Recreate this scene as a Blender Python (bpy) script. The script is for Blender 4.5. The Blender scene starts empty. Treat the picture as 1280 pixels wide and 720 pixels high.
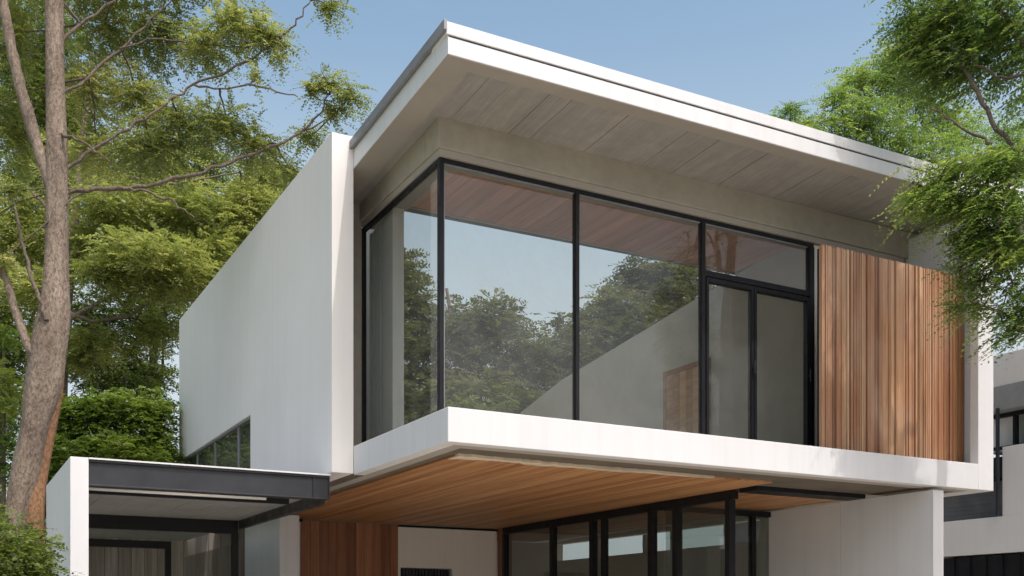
import bpy, bmesh, math, random
import numpy as np
from mathutils import Vector

scene = bpy.context.scene
col = scene.collection

# ------------------------------------------------------------------ camera, world, sun, exposure
cam_d = bpy.data.cameras.new("camera"); cam = bpy.data.objects.new("camera", cam_d); col.objects.link(cam)
cam.location = (-3.754, -7.970, 1.6)
cam.rotation_euler = (math.radians(90), 0, -math.atan2(.480, .877))
cam_d.sensor_width = 36; cam_d.lens = 1319/1280*36
cam_d.shift_y = (778-360)/1280
cam_d.clip_start = .05; cam_d.clip_end = 2000
scene.camera = cam

SUN_DIR = Vector((.10, -.62, 1.0)).normalized()
world = bpy.data.worlds.new("World"); scene.world = world; world.use_nodes = True
wn = world.node_tree.nodes; wn.clear()
wo = wn.new("ShaderNodeOutputWorld"); wb = wn.new("ShaderNodeBackground"); sk = wn.new("ShaderNodeTexSky")
sk.sky_type = 'NISHITA'; sk.sun_disc = False
sk.sun_elevation = math.asin(SUN_DIR.z); sk.sun_rotation = math.atan2(SUN_DIR.x, SUN_DIR.y)
sk.air_density = 1.0; sk.dust_density = 5.5; sk.ozone_density = 1.6
hz = wn.new("ShaderNodeHueSaturation"); hz.inputs['Saturation'].default_value = 1.04; hz.inputs['Hue'].default_value = .482; hz.inputs['Value'].default_value = 1.42
wb.inputs[1].default_value = .15
world.node_tree.links.new(sk.outputs[0], hz.inputs['Color']); 
# pale haze low over the horizon and the faintest veil of thin cloud
wl = world.node_tree.links
tc = wn.new("ShaderNodeTexCoord"); sx = wn.new("ShaderNodeSeparateXYZ"); wl.new(tc.outputs['Generated'], sx.inputs[0])
mr = wn.new("ShaderNodeMapRange"); mr.interpolation_type = 'SMOOTHSTEP'
mr.inputs['From Min'].default_value = .24; mr.inputs['From Max'].default_value = .52; mr.inputs['To Min'].default_value = .78; mr.inputs['To Max'].default_value = .06
wl.new(sx.outputs['Z'], mr.inputs['Value'])
cm = wn.new("ShaderNodeMapping"); cm.inputs['Scale'].default_value = (1.2, 1.2, 4.5); wl.new(tc.outputs['Generated'], cm.inputs[0])
cn = wn.new("ShaderNodeTexNoise"); cn.inputs['Scale'].default_value = 2.2; cn.inputs['Detail'].default_value = 6; cn.inputs['Roughness'].default_value = .6; wl.new(cm.outputs[0], cn.inputs['Vector'])
cr = wn.new("ShaderNodeMapRange"); cr.inputs['From Min'].default_value = .42; cr.inputs['From Max'].default_value = .8; cr.inputs['To Max'].default_value = .22; wl.new(cn.outputs['Fac'], cr.inputs['Value'])
mx_ = wn.new("ShaderNodeMath"); mx_.operation = 'MAXIMUM'; wl.new(mr.outputs[0], mx_.inputs[0]); wl.new(cr.outputs[0], mx_.inputs[1])
hm = wn.new("ShaderNodeMix"); hm.data_type = 'RGBA'; wl.new(mx_.outputs[0], hm.inputs[0]); wl.new(hz.outputs[0], hm.inputs[6]); hm.inputs[7].default_value = (4.3, 4.7, 4.95, 1)
wl.new(hm.outputs[2], wb.inputs[0])
world.node_tree.links.new(wb.outputs[0], wo.inputs[0])
sd = bpy.data.lights.new("sun", 'SUN'); sun = bpy.data.objects.new("sun", sd); col.objects.link(sun)
sd.energy = 2.0; sd.angle = math.radians(.5); sd.color = (1, .975, .94)
sun.rotation_euler = SUN_DIR.to_track_quat('Z', 'Y').to_euler()
sun.location = (0, -20, 30)
vs = scene.view_settings
vs.view_transform = 'Standard'; vs.look = 'None'; vs.gamma = 1; vs.use_curve_mapping = False
vs.exposure = 0.13
try:
    scene.cycles.max_bounces = 10; scene.cycles.transparent_max_bounces = 16
    scene.cycles.diffuse_bounces = 6; scene.cycles.use_denoising = True
except Exception: pass

# ------------------------------------------------------------------ materials
class NT:
    """small helper around one material's node tree"""
    def __init__(s, name):
        s.m = bpy.data.materials.new(name); s.m.use_nodes = True
        s.n = s.m.node_tree.nodes; s.l = s.m.node_tree.links; s.n.clear()
        s.out = s.n.new("ShaderNodeOutputMaterial")
    def add(s, t, **kw):
        nd = s.n.new(t)
        for k, v in kw.items():
            if k.startswith("i_"):
                nd.inputs[k[2:].replace("_", " ")].default_value = v
            else: setattr(nd, k, v)
        return nd
    def link(s, a, b): s.l.new(a, b)
    def coord(s, scale=(1, 1, 1), kind='Object'):
        tc = s.add("ShaderNodeTexCoord"); mp = s.add("ShaderNodeMapping"); mp.inputs['Scale'].default_value = scale
        s.link(tc.outputs[kind], mp.inputs['Vector']); return mp.outputs[0]
    def noise(s, vec, scale, detail=4, rough=.55, dist=0):
        nd = s.add("ShaderNodeTexNoise"); nd.inputs['Scale'].default_value = scale; nd.inputs['Detail'].default_value = detail
        nd.inputs['Roughness'].default_value = rough; nd.inputs['Distortion'].default_value = dist
        s.link(vec, nd.inputs['Vector']); return nd.outputs['Fac']
    def ramp(s, fac, stops):
        r = s.add("ShaderNodeValToRGB"); e = r.color_ramp.elements
        while len(e) < len(stops): e.new(.5)
        for q, (p, c) in zip(e, stops): q.position = p; q.color = (*c, 1) if len(c) == 3 else c
        s.link(fac, r.inputs[0]); return r.outputs[0]
    def mix(s, fac, a, b, mode='MIX'):
        mx = s.add("ShaderNodeMix", data_type='RGBA', blend_type=mode)
        for sock, v in ((mx.inputs[0], fac), (mx.inputs[6], a), (mx.inputs[7], b)):
            if hasattr(v, 'is_output'): s.link(v, sock)
            elif isinstance(v, (int, float)): sock.default_value = v
            else: sock.default_value = (*v, 1)
        return mx.outputs[2]
    def bump(s, h, strength=.2, dist=.01):
        b = s.add("ShaderNodeBump"); b.inputs['Strength'].default_value = strength; b.inputs['Distance'].default_value = dist
        s.link(h, b.inputs['Height']); return b.outputs[0]
    def principled(s, color, rough=.6, metal=0, normal=None, spec=None):
        p = s.add("ShaderNodeBsdfPrincipled")
        if hasattr(color, 'is_output'): s.link(color, p.inputs['Base Color'])
        else: p.inputs['Base Color'].default_value = (*color, 1)
        if hasattr(rough, 'is_output'): s.link(rough, p.inputs['Roughness'])
        else: p.inputs['Roughness'].default_value = rough
        p.inputs['Metallic'].default_value = metal
        if spec is not None: p.inputs['Specular IOR Level'].default_value = spec
        if normal: s.link(normal, p.inputs['Normal'])
        s.link(p.outputs[0], s.out.inputs[0]); return p

def m_plaster(name, base, dirt_or_haze=.08, streak=.05, rough=.75):
    t = NT(name)
    n1 = t.noise(t.coord(), .7, 5, .6); n2 = t.noise(t.coord((9, 9, .35)), 1.0, 4, .6); n3 = t.noise(t.coord(), 160, 2)
    d = tuple(c*(1-dirt_or_haze*2) for c in base)
    c = t.mix(t.ramp(n1, [(.35, (0, 0, 0)), (.75, (1, 1, 1))]), base, d)
    c = t.mix(t.ramp(n2, [(.45, (0, 0, 0)), (.8, (streak*4,)*3)]), c, tuple(x*.72 for x in base))
    t.principled(c, rough, normal=t.bump(n3, .12, .004)); return t.m

def m_concrete(name, base, board=None, rough=.85, var=.35):
    t = NT(name)
    n1 = t.noise(t.coord(), 1.3, 6, .65); n2 = t.noise(t.coord(), 9, 5, .6); n3 = t.noise(t.coord(), 70, 3)
    lo = tuple(c*(1-var) for c in base); hi = tuple(min(1, c*(1+var*.7)) for c in base)
    c = t.ramp(n1, [(.28, lo), (.5, base), (.74, hi)])
    c = t.mix(t.ramp(n2, [(.4, (0, 0, 0)), (.7, (.5, .5, .5))]), c, tuple(x*.8 for x in base))
    if board:
        at_ = t.add("ShaderNodeAttribute", attribute_name="tint")
        c = t.mix(1.0, c, t.ramp(at_.outputs['Fac'], [(0, (.94, .94, .94)), (1, (1.05, 1.03, 1.02))]), 'MULTIPLY')
        g = t.noise(t.coord(board), 1, 6, .7, .3)
        c = t.mix(t.ramp(g, [(.42, (0, 0, 0)), (.7, (.5, .5, .5))]), c, tuple(x*.62 for x in base))
        g3 = t.noise(t.coord(tuple(q*4 for q in board)), 1, 5, .7)
        c = t.mix(t.ramp(g3, [(.48, (0, 0, 0)), (.72, (.4, .4, .4))]), c, tuple(min(1, x*1.3) for x in base))
    t.principled(c, rough, normal=t.bump(t.mix(.4, n2, n3), .3, .008)); return t.m

def m_wood(name, stops, grain, rough=.55, knots=.25, weather=None):
    """boards carry a 'tint' value each; grain = mapping scale, small along the board"""
    t = NT(name)
    at_ = t.add("ShaderNodeAttribute", attribute_name="tint")
    base = t.ramp(at_.outputs['Fac'], stops)
    off = t.add("ShaderNodeVectorMath", operation='ADD'); cmb = t.add("ShaderNodeCombineXYZ")
    mul = t.add("ShaderNodeMath", operation='MULTIPLY'); mul.inputs[1].default_value = 37
    t.link(at_.outputs['Fac'], mul.inputs[0])
    for i in range(3): t.link(mul.outputs[0], cmb.inputs[i])
    t.link(t.coord(grain), off.inputs[0]); t.link(cmb.outputs[0], off.inputs[1])
    g1 = t.noise(off.outputs[0], 1, 5, .62, .4); g2 = t.noise(off.outputs[0], 4, 3, .6)
    c = t.mix(t.ramp(g1, [(.35, (0, 0, 0)), (.68, (.75, .75, .75))]), base, t.mix(1.0, base, (.5, .42, .36), 'MULTIPLY'))
    c = t.mix(t.ramp(g2, [(.5, (0, 0, 0)), (.8, (knots,)*3)]), c, t.mix(1.0, base, (.3, .24, .2), 'MULTIPLY'))
    if weather:
        w = t.noise(t.coord((1.4, 1.4, .55)), 1.0, 4, .6)
        c = t.mix(t.ramp(w, [(.42, (0, 0, 0)), (.72, (.55, .55, .55))]), c, weather)
    t.principled(c, rough, normal=t.bump(g1, .25, .004)); return t.m

def m_plain(name, base, rough=.5, metal=0, var=.15, scale=6, spec=None, bump=.05):
    t = NT(name); n = t.noise(t.coord(), scale, 4)
    c = t.ramp(n, [(.3, tuple(x*(1-var) for x in base)), (.7, tuple(min(1, x*(1+var)) for x in base))])
    rg = t.ramp(t.noise(t.coord(), scale*2.3, 3), [(.3, (max(.03, rough-.1),)*3), (.7, (min(1, rough+.1),)*3)])
    t.principled(c, rg, metal, t.bump(t.noise(t.coord(), 60, 2), bump, .003), spec); return t.m

def m_glass(name, tint, ior=1.5, boost=1.7, dirt_or_haze=.03):
    """single pane: straight-through tinted transmission plus the reflection of its faces; a diffuse film paints in dust and milky haze"""
    t = NT(name)
    geo = t.add("ShaderNodeNewGeometry")
    tr = t.add("ShaderNodeBsdfTransparent"); tr.inputs[0].default_value = (*tint, 1)
    gl = t.add("ShaderNodeBsdfGlossy"); gl.inputs['Roughness'].default_value = .004
    wob = t.bump(t.noise(t.coord(), .9, 1), .03, .02); t.link(wob, gl.inputs['Normal'])
    fr = t.add("ShaderNodeFresnel"); fr.inputs[0].default_value = ior
    mu = t.add("ShaderNodeMath", operation='MULTIPLY', use_clamp=True); mu.inputs[1].default_value = boost; t.link(fr.outputs[0], mu.inputs[0])
    inv = t.add("ShaderNodeMath", operation='SUBTRACT'); inv.inputs[0].default_value = 1; t.link(geo.outputs['Backfacing'], inv.inputs[1])
    mf = t.add("ShaderNodeMath", operation='MULTIPLY'); t.link(mu.outputs[0], mf.inputs[0]); t.link(inv.outputs[0], mf.inputs[1])
    mx = t.add("ShaderNodeMixShader"); t.link(mf.outputs[0], mx.inputs[0]); t.link(tr.outputs[0], mx.inputs[1]); t.link(gl.outputs[0], mx.inputs[2])
    df = t.add("ShaderNodeBsdfDiffuse"); df.inputs[0].default_value = (.5, .5, .48, 1)
    dn = t.ramp(t.noise(t.coord(), 2.2, 5, .7), [(.4, (dirt_or_haze*.35,)*3), (.8, (dirt_or_haze,)*3)])  # patchy film: some dust, strengthened to put a milky haze into the panes
    m2 = t.add("ShaderNodeMixShader"); t.link(dn, m2.inputs[0]); t.link(mx.outputs[0], m2.inputs[1]); t.link(df.outputs[0], m2.inputs[2])
    t.link(m2.outputs[0], t.out.inputs[0]); return t.m

def m_leaf(name, stops, trans=.35, gloss=.08):
    t = NT(name)
    at_ = t.add("ShaderNodeAttribute", attribute_name="tint")
    c = t.ramp(at_.outputs['Fac'], stops)
    df = t.add("ShaderNodeBsdfDiffuse"); t.link(c, df.inputs[0])
    tl = t.add("ShaderNodeBsdfTranslucent"); t.link(t.mix(1.0, c, (1.2, 1.2, .7), 'MULTIPLY'), tl.inputs[0])
    mx = t.add("ShaderNodeMixShader"); mx.inputs[0].default_value = trans
    t.link(df.outputs[0], mx.inputs[1]); t.link(tl.outputs[0], mx.inputs[2])
    gl = t.add("ShaderNodeBsdfGlossy"); gl.inputs['Roughness'].default_value = .45; gl.inputs[0].default_value = (.9, .9, .9, 1)
    m2 = t.add("ShaderNodeMixShader"); m2.inputs[0].default_value = gloss*.5
    t.link(mx.outputs[0], m2.inputs[1]); t.link(gl.outputs[0], m2.inputs[2]); t.link(m2.outputs[0], t.out.inputs[0]); return t.m

def m_bark(name, lo, hi):
    t = NT(name)
    n1 = t.noise(t.coord((1, 1, .35)), 5, 6, .65); n2 = t.noise(t.coord((1, 1, .5)), 38, 4, .7)
    v = t.add("ShaderNodeTexVoronoi"); v.inputs['Scale'].default_value = 42; t.link(t.coord((1, 1, .6)), v.inputs['Vector'])
    c = t.ramp(n1, [(.3, lo), (.7, hi)])
    c = t.mix(t.ramp(n2, [(.45, (0, 0, 0)), (.62, (.7, .7, .7))]), c, tuple(x*.45 for x in lo))
    c = t.mix(t.ramp(v.outputs['Distance'], [(.08, (.5, .5, .5)), (.3, (0, 0, 0))]), c, tuple(min(1, x*1.5) for x in hi))
    t.principled(c, .9, normal=t.bump(t.mix(.5, n2, n1), .9, .03)); return t.m

M = dict(
    white=m_plaster('white_render', (.665, .668, .672), .035, .07),
    shadewhite=m_plaster('white_render_shade_copy', (.80, .785, .76), .04, .05),  # same white as white_render, base raised and warmed to brighten the shaded flank
    fascia=m_plaster('white_painted_metal', (.69, .695, .70), .035, .08, .5),
    beige=m_plaster('beige_render', (.47, .435, .36), .12, .06),
    cream=m_plaster('warm_white_render', (.80, .765, .70), .05, .05),
    conc=m_concrete('beam_concrete', (.36, .335, .275), None, .8, .18),
    soffitc=m_concrete('formwork_concrete', (.36, .34, .312), (8, .5, 8), .9, .2),
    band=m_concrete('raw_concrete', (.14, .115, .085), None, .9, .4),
    pale=m_concrete('pale_mortar', (.66, .57, .44), None, .95, .45),
    border=m_plaster('soffit_paint', (.38, .345, .30), .05, .05),
    curtain=m_plain('pale_curtain', (.56, .62, .64), .9, 0, .05, 4),
    black=m_plain('black_aluminium', (.010, .0105, .013), .5, 0, .2, 5, .25),
    grey=m_plain('dark_grey_steel', (.020, .021, .025), .45, 0, .25, 3),
    zinc=m_plain('grey_flashing', (.24, .245, .26), .5, .2, .15, 4),
    clad=m_wood('cedar_batten', [(0, (.19, .078, .034)), (.28, (.38, .175, .08)), (.6, (.52, .28, .14)), (1, (.65, .45, .28))], (26, 26, .6), .6, .75, (.56, .41, .30)),
    ceil=m_wood('porch_timber', [(0, (.42, .195, .075)), (.5, (.53, .265, .11)), (1, (.62, .34, .155))], (14, .55, 14), .5, .3),
    iceil=m_wood('room_ceiling_timber', [(0, (.52, .23, .12)), (1, (.66, .32, .18))], (9, .5, 9), .55, .2),
    dwood=m_wood('dark_timber', [(0, (.20, .072, .027)), (.5, (.29, .115, .045)), (1, (.38, .165, .07))], (16, 16, .8), .5, .3),
    gwood=m_wood('weathered_timber', [(0, (.28, .255, .23)), (1, (.44, .41, .37))], (12, 12, .5), .8, .4),
    glass=m_glass('clear_glass', (.88, .89, .87), 1.5, 1.25, .085),
    dglass=m_glass('smoky_glass', (.74, .77, .75), 1.5, 1.7, .05),
    canopy=m_concrete('canopy_panel', (.34, .34, .335), None, .7, .2),
    paving=m_concrete('paving_stone', (.50, .46, .40), None, .85, .25),
    asphalt=m_concrete('asphalt', (.05, .05, .052), None, .9, .3),
    soil=m_concrete('dry_ground', (.26, .22, .165), None, 1, .5),
    bark=m_bark('bark', (.135, .10, .075), (.335, .265, .205)),
    bark2=m_bark('dark_bark', (.10, .075, .055), (.20, .155, .12)),
    brownbark=m_bark('brown_root_bark', (.20, .10, .05), (.34, .19, .10)),
    leafy=m_leaf('feathery_leaf', [(0, (.12, .155, .05)), (.45, (.26, .30, .10)), (.8, (.40, .43, .165)), (1, (.48, .46, .23))], .55),
    leafd=m_leaf('dark_leaf', [(0, (.07, .105, .028)), (.5, (.135, .185, .045)), (1, (.23, .27, .07))], .5),
    leafr=m_leaf('glossy_leaf', [(0, (.085, .155, .045)), (.5, (.20, .30, .085)), (.85, (.32, .41, .12)), (1, (.44, .47, .18))], .62),
    leafo=m_leaf('olive_leaf', [(0, (.055, .072, .028)), (.5, (.115, .135, .055)), (1, (.20, .21, .09))], .45),
    leafh=m_leaf('hedge_leaf', [(0, (.10, .165, .034)), (.6, (.22, .30, .062)), (1, (.36, .41, .11))], .5),
    leaf_red=m_leaf('dark_red_leaf', [(0, (.05, .018, .014)), (1, (.13, .05, .035))], .2),
    grass=m_plain('lawn', (.13, .15, .05), .9, 0, .4, 20, bump=.4),
    tube_white=m_plain('white_tube', (.85, .85, .83), .35, 0, .02, 3),
    dtile=m_concrete('dark_stone_tile', (.16, .155, .15), None, .8, .35),
    tile=m_concrete('grey_wall_tile', (.30, .30, .30), None, .7, .2),
)

# ------------------------------------------------------------------ mesh helpers
class MB:
    """collects simple solids and links them as one mesh object"""
    def __init__(s): s.v = []; s.f = []; s.t = []
    def hexa(s, p, tint=.5):
        b = len(s.v); s.v += [tuple(q) for q in p]
        for q in ((0, 3, 2, 1), (4, 5, 6, 7), (0, 1, 5, 4), (1, 2, 6, 5), (2, 3, 7, 6), (3, 0, 4, 7)):
            s.f.append(tuple(b+i for i in q)); s.t.append(tint)
    def box(s, x0, x1, y0, y1, z0, z1, tint=.5, zf=None):
        p = [(x0, y0, z0), (x1, y0, z0), (x1, y1, z0), (x0, y1, z0), (x0, y0, z1), (x1, y0, z1), (x1, y1, z1), (x0, y1, z1)]
        if zf: p = [(x, y, zf(x, y, z)) for x, y, z in p]
        s.hexa(p, tint); return s
    def prism(s, poly, axis, a, b, tint=.5):
        """polygon (2D) extruded along axis from a to b"""
        def P(q, w): return {'x': (w, q[0], q[1]), 'y': (q[0], w, q[1]), 'z': (q[0], q[1], w)}[axis]
        n = len(poly); o = len(s.v)
        s.v += [P(q, a) for q in poly]+[P(q, b) for q in poly]
        s.f.append(tuple(range(o+n-1, o-1, -1))); s.f.append(tuple(range(o+n, o+2*n))); s.t += [tint]*2
        for i in range(n):
            j = (i+1) % n; s.f.append((o+i, o+j, o+n+j, o+n+i)); s.t.append(tint)
        return s
    def tube(s, pts, n=8, cap=True, tint=.5, wob=0, rnd=None, flare=None):
        pts = [(Vector(p[:3]), p[3]) for p in pts]; o = len(s.v); prev = None
        for i, (p, r) in enumerate(pts):
            d = (pts[min(i+1, len(pts)-1)][0]-pts[max(i-1, 0)][0]).normalized()
            if prev is None: a = d.orthogonal().normalized()
            else: a = (prev-d*prev.dot(d)).normalized()
            prev = a; b = d.cross(a)
            for k in range(n):
                th = 2*math.pi*k/n
                rr = r*(1+(rnd.uniform(-wob, wob) if rnd else 0))
                s.v.append(tuple(p+a*math.cos(th)*rr+b*math.sin(th)*rr))
        for i in range(len(pts)-1):
            for k in range(n):
                k2 = (k+1) % n
                s.f.append((o+i*n+k, o+i*n+k2, o+(i+1)*n+k2, o+(i+1)*n+k)); s.t.append(tint)
        if cap:
            s.f.append(tuple(o+k for k in range(n-1, -1, -1))); s.f.append(tuple(o+(len(pts)-1)*n+k for k in range(n))); s.t += [tint]*2
        return s
    def build(s, name, mat, parent=None, bevel=0, smooth=False, origin=None):
        me = bpy.data.meshes.new(name); me.from_pydata(s.v, [], s.f); me.update()
        a = me.attributes.new('tint', 'FLOAT', 'FACE'); a.data.foreach_set('value', s.t)
        bm = bmesh.new(); bm.from_mesh(me); bmesh.ops.recalc_face_normals(bm, faces=bm.faces); bm.to_mesh(me); bm.free()
        me.materials.append(mat)
        if smooth: me.polygons.foreach_set('use_smooth', [True]*len(me.polygons))
        o = bpy.data.objects.new(name, me); col.objects.link(o)
        if parent: o.parent = parent
        if bevel:
            md = o.modifiers.new('edge', 'BEVEL'); md.width = bevel; md.segments = 2; md.limit_method = 'ANGLE'
        return o

def tag(o, label=None, cat=None, group=None, kind=None):
    for k, v in (('label', label), ('category', cat), ('group', group), ('kind', kind)):
        if v: o[k] = v
    return o
def thing(name, label, cat, loc=(0, 0, 0), group=None):
    """an Empty at the thing's base (children keep world coordinates through the inverse matrix)"""
    o = bpy.data.objects.new(name, None); col.objects.link(o); o.empty_display_size = .3
    return tag(o, label, cat, group)
def struct(name, mb, mat): return tag(mb.build(name, mat), kind='structure')
def box(x0, x1, y0, y1, z0, z1, **k): return MB().box(x0, x1, y0, y1, z0, z1, **k)

def boards(rnd, u0, u1, w, gap, make, jitter=.0, wj=0.0):
    """runs of boards across u; make(a, b, tint) adds one"""
    u = u0
    while u < u1-1e-4:
        ww = w*(1+rnd.uniform(-wj, wj)); b = min(u+ww, u1)
        if u1-b < w*.3: b = u1
        make(u, b-gap, rnd.random()); u = b

# leaves ------------------------------------------------------------
def leaf_mesh(name, mat, parent, clusters, seed, L=.34, k=8, leaf=.052, wid=.40, dens=1.0, droop=.5, flat=.25, inner=.25, pivot=None, coh=0.0, jit=.35):
    """crown of pinnate fronds: every leaflet is a face of its own"""
    rg = np.random.default_rng(seed); Bs = []; Ds = []; Ts = []
    for (cx, cy, cz, rh, rv) in clusters:
        area = 2*np.pi*rh*(rh+rv)*.5+np.pi*rh*rv
        n = max(6, int(dens*area*2.2/(L*L*.55)))
        d = rg.normal(size=(n, 3)); d /= np.linalg.norm(d, axis=1)[:, None]
        rad = (inner+(1-inner)*rg.random(n)**.55)*rg.uniform(.72, 1.12, n)
        lump = 1+.22*np.sin(d[:, 0]*5+cx*3)*np.sin(d[:, 1]*5+cy*3)+.15*np.sin(d[:, 2]*7+cz)
        rad *= lump
        P = np.array([cx, cy, cz])+d*rad[:, None]*np.array([rh, rh, rv])
        dr = d*np.array([1, 1, .35])+rg.normal(scale=.45, size=(n, 3))*np.array([1, 1, flat]); dr /= np.linalg.norm(dr, axis=1)[:, None]
        if pivot is not None:
            m = np.array([cx-pivot[0], cy-pivot[1], 0.]); m = m/(np.linalg.norm(m)+1e-6)+rg.normal(scale=.35, size=3)*np.array([1, 1, .25])
            dr = dr*(1-coh)+m*coh*1.3; dr /= np.linalg.norm(dr, axis=1)[:, None]
        Bs.append(P-dr*L*.5); Ds.append(dr)
        Ts.append(np.clip(.5+rg.normal(scale=.16)+rg.normal(scale=.17, size=n), 0, 1))
    B = np.concatenate(Bs); Dr = np.concatenate(Ds); T = np.concatenate(Ts); N = len(B)
    up = np.array([0, 0, 1.])+rg.normal(scale=jit, size=(N, 3))
    side = np.cross(Dr, up); side /= np.linalg.norm(side, axis=1)[:, None]+1e-9
    nrm = np.cross(side, Dr)
    Ls = L*rg.uniform(.65, 1.2, N); dro = droop*rg.uniform(.4, 1.4, N)
    V = []; TT = []
    for j in range(k):
        s = (j+.6)/k; taper = .55+.9*s-1.0*s*s
        base = B+Dr*(Ls*s)[:, None]; base[:, 2] -= dro*Ls*s*s
        for sg in (-1, 1):
            ld = Dr*(.55+.3*s)+side*sg*.9+rg.normal(scale=.16, size=(N, 3)); ld[:, 2] -= dro*.35+dro*.5*s
            ld /= np.linalg.norm(ld, axis=1)[:, None]
            lw = np.cross(ld, nrm+rg.normal(scale=.3, size=(N, 3))); lw /= np.linalg.norm(lw, axis=1)[:, None]+1e-9
            ll = leaf*2*taper*rg.uniform(.55, 1.35, N)
            mid = base+ld*(ll*.5)[:, None]; w = lw*(ll*wid*.5)[:, None]
            V.append(np.stack([base, mid+w, base+ld*ll[:, None], mid-w], axis=1)); TT.append(np.clip(T+rg.normal(scale=.09, size=N), 0, 1))
    V = np.concatenate(V).reshape(-1, 3).astype(np.float32); TT = np.concatenate(TT).astype(np.float32)
    nq = len(V)//4
    me = bpy.data.meshes.new(name); me.vertices.add(len(V)); me.vertices.foreach_set('co', V.ravel())
    me.loops.add(nq*4); me.loops.foreach_set('vertex_index', np.arange(nq*4, dtype=np.int32))
    me.polygons.add(nq); me.polygons.foreach_set('loop_start', np.arange(0, nq*4, 4, dtype=np.int32))
    me.update(); me.validate()
    a = me.attributes.new('tint', 'FLOAT', 'FACE'); a.data.foreach_set('value', TT)
    me.materials.append(mat)
    o = bpy.data.objects.new(name, me); col.objects.link(o); o.parent = parent
    return o

def gnarled(pts, seed, n=26, per=7):
    """a trunk with flutes and burls: rings resampled along the path, radius varied smoothly"""
    rr = random.Random(seed); ph = [rr.uniform(0, 6.28) for _ in range(9)]; mb = MB(); ring = []
    for i in range(len(pts)-1):
        p0, p1, p2, p3 = (pts[max(i-1, 0)], pts[i], pts[i+1], pts[min(i+2, len(pts)-1)])
        for k in range(per):
            t = k/per
            ring.append([.5*(2*b+(c-a)*t+(2*a-5*b+4*c-d)*t*t+(-a+3*b-3*c+d)*t**3) for a, b, c, d in zip(p0, p1, p2, p3)])
    ring.append(list(pts[-1]))
    for x, y, z, r in ring:
        low = max(0.0, min(1.0, (6.0-z)/2.5))
        for k in range(n):
            th = 2*math.pi*k/n
            f = 1+.03*math.sin(2*th+z*2+ph[0])+low*(.10*math.sin(3*th+z*1.3+ph[1])+.07*math.sin(5*th-z*2.2+ph[2])+.05*math.sin(2*th+z*7+ph[3])+.03*math.sin(9*th+z*3+ph[4]))
            mb.v.append((x+math.cos(th)*r*f, y+math.sin(th)*r*f, z))
    for i in range(len(ring)-1):
        for k in range(n):
            k2 = (k+1) % n; mb.f.append((i*n+k, i*n+k2, (i+1)*n+k2, (i+1)*n+k)); mb.t.append(.5)
    return mb

def kinked(pts, seed, k=1.0, per=4, amp=.022):
    """a limb resampled along a smooth path with small bends and knots"""
    rr = random.Random(seed); out = []
    for i in range(len(pts)-1):
        q = (pts[max(i-1, 0)], pts[i], pts[i+1], pts[min(i+2, len(pts)-1)])
        for j in range(per):
            t = j/per
            v = [.5*(2*b+(c-a)*t+(2*a-5*b+4*c-d)*t*t+(-a+3*b-3*c+d)*t**3) for a, b, c, d in zip(*q)]
            e = 0 if i == 0 and j == 0 else amp
            out.append((v[0]+rr.uniform(-e, e), v[1]+rr.uniform(-e, e), v[2]+rr.uniform(-e, e), max(.003, v[3]*k*rr.uniform(.85, 1.15))))
    out.append((*pts[-1][:3], pts[-1][3]*k)); return out

def limb_to(rnd, a, c, r0, r1, n=6, sag=.15):
    """a gently bent limb from a to c"""
    a, c = Vector(a), Vector(c); L = (c-a).length
    off = Vector((rnd.uniform(-1, 1), rnd.uniform(-1, 1), rnd.uniform(0, 1)))*L*sag
    return [(*(a.lerp(c, t)+off*math.sin(math.pi*t)*(1-t*.3)+Vector((rnd.uniform(-1, 1), rnd.uniform(-1, 1), rnd.uniform(-1, 1)))*L*.02), r0+(r1-r0)*t) for t in [i/(n-1) for i in range(n)]]

def twigs(rnd, mb, clusters, r=.006, n=7):
    for (cx, cy, cz, rh, rv) in clusters:
        for _ in range(n):
            th = rnd.uniform(0, 6.283); q = rnd.uniform(.6, 1)
            e = (cx+math.cos(th)*rh*q, cy+math.sin(th)*rh*q, cz+rnd.uniform(-.6, .8)*rv)
            mb.tube(limb_to(rnd, (cx, cy, cz), e, r, r*.3, 5, .12), 4, False)

def grow_tree(root, base, clusters, seed, bark, foliage, r0=.18, **kw):
    """trunk from the ground to the crown, a limb to every clump, then the crown"""
    rnd = random.Random(seed)
    cs = np.array(clusters); cx, cy, cz = cs[:, :3].mean(axis=0); top = cs[:, 2].max(); low = cs[:, 2].min()
    mid = (base[0]*.5+cx*.5, base[1]*.5+cy*.5, low*.8)
    pts = [(base[0], base[1], -.2, r0*1.35), (base[0], base[1], .3, r0)]
    pts += [(base[0]*(1-t)+cx*t+rnd.uniform(-.08, .08), base[1]*(1-t)+cy*t+rnd.uniform(-.08, .08), .3+(top*.93-.3)*t, r0*(1-.82*t)) for t in (.2, .35, .5, .65, .8, 1)]
    tr = MB().tube(pts, 9)
    tr.build('trunk', bark, root, smooth=True)
    for c in clusters:
        t = min(.95, max(.25, (c[2]-c[4]*2-.8)/max(top, 1)))
        i = min(range(len(pts)), key=lambda q: abs(pts[q][2]-t*top))
        b = MB().tube(limb_to(rnd, pts[i][:3], c[:3], max(.02, pts[i][3]*.5), .01, 7, .12), 6, False)
        twigs(rnd, b, [c], .008, 4)
        b.build('branch', bark, root, smooth=True)
    leaf_mesh('crown', foliage, root, clusters, seed, **kw)

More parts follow.
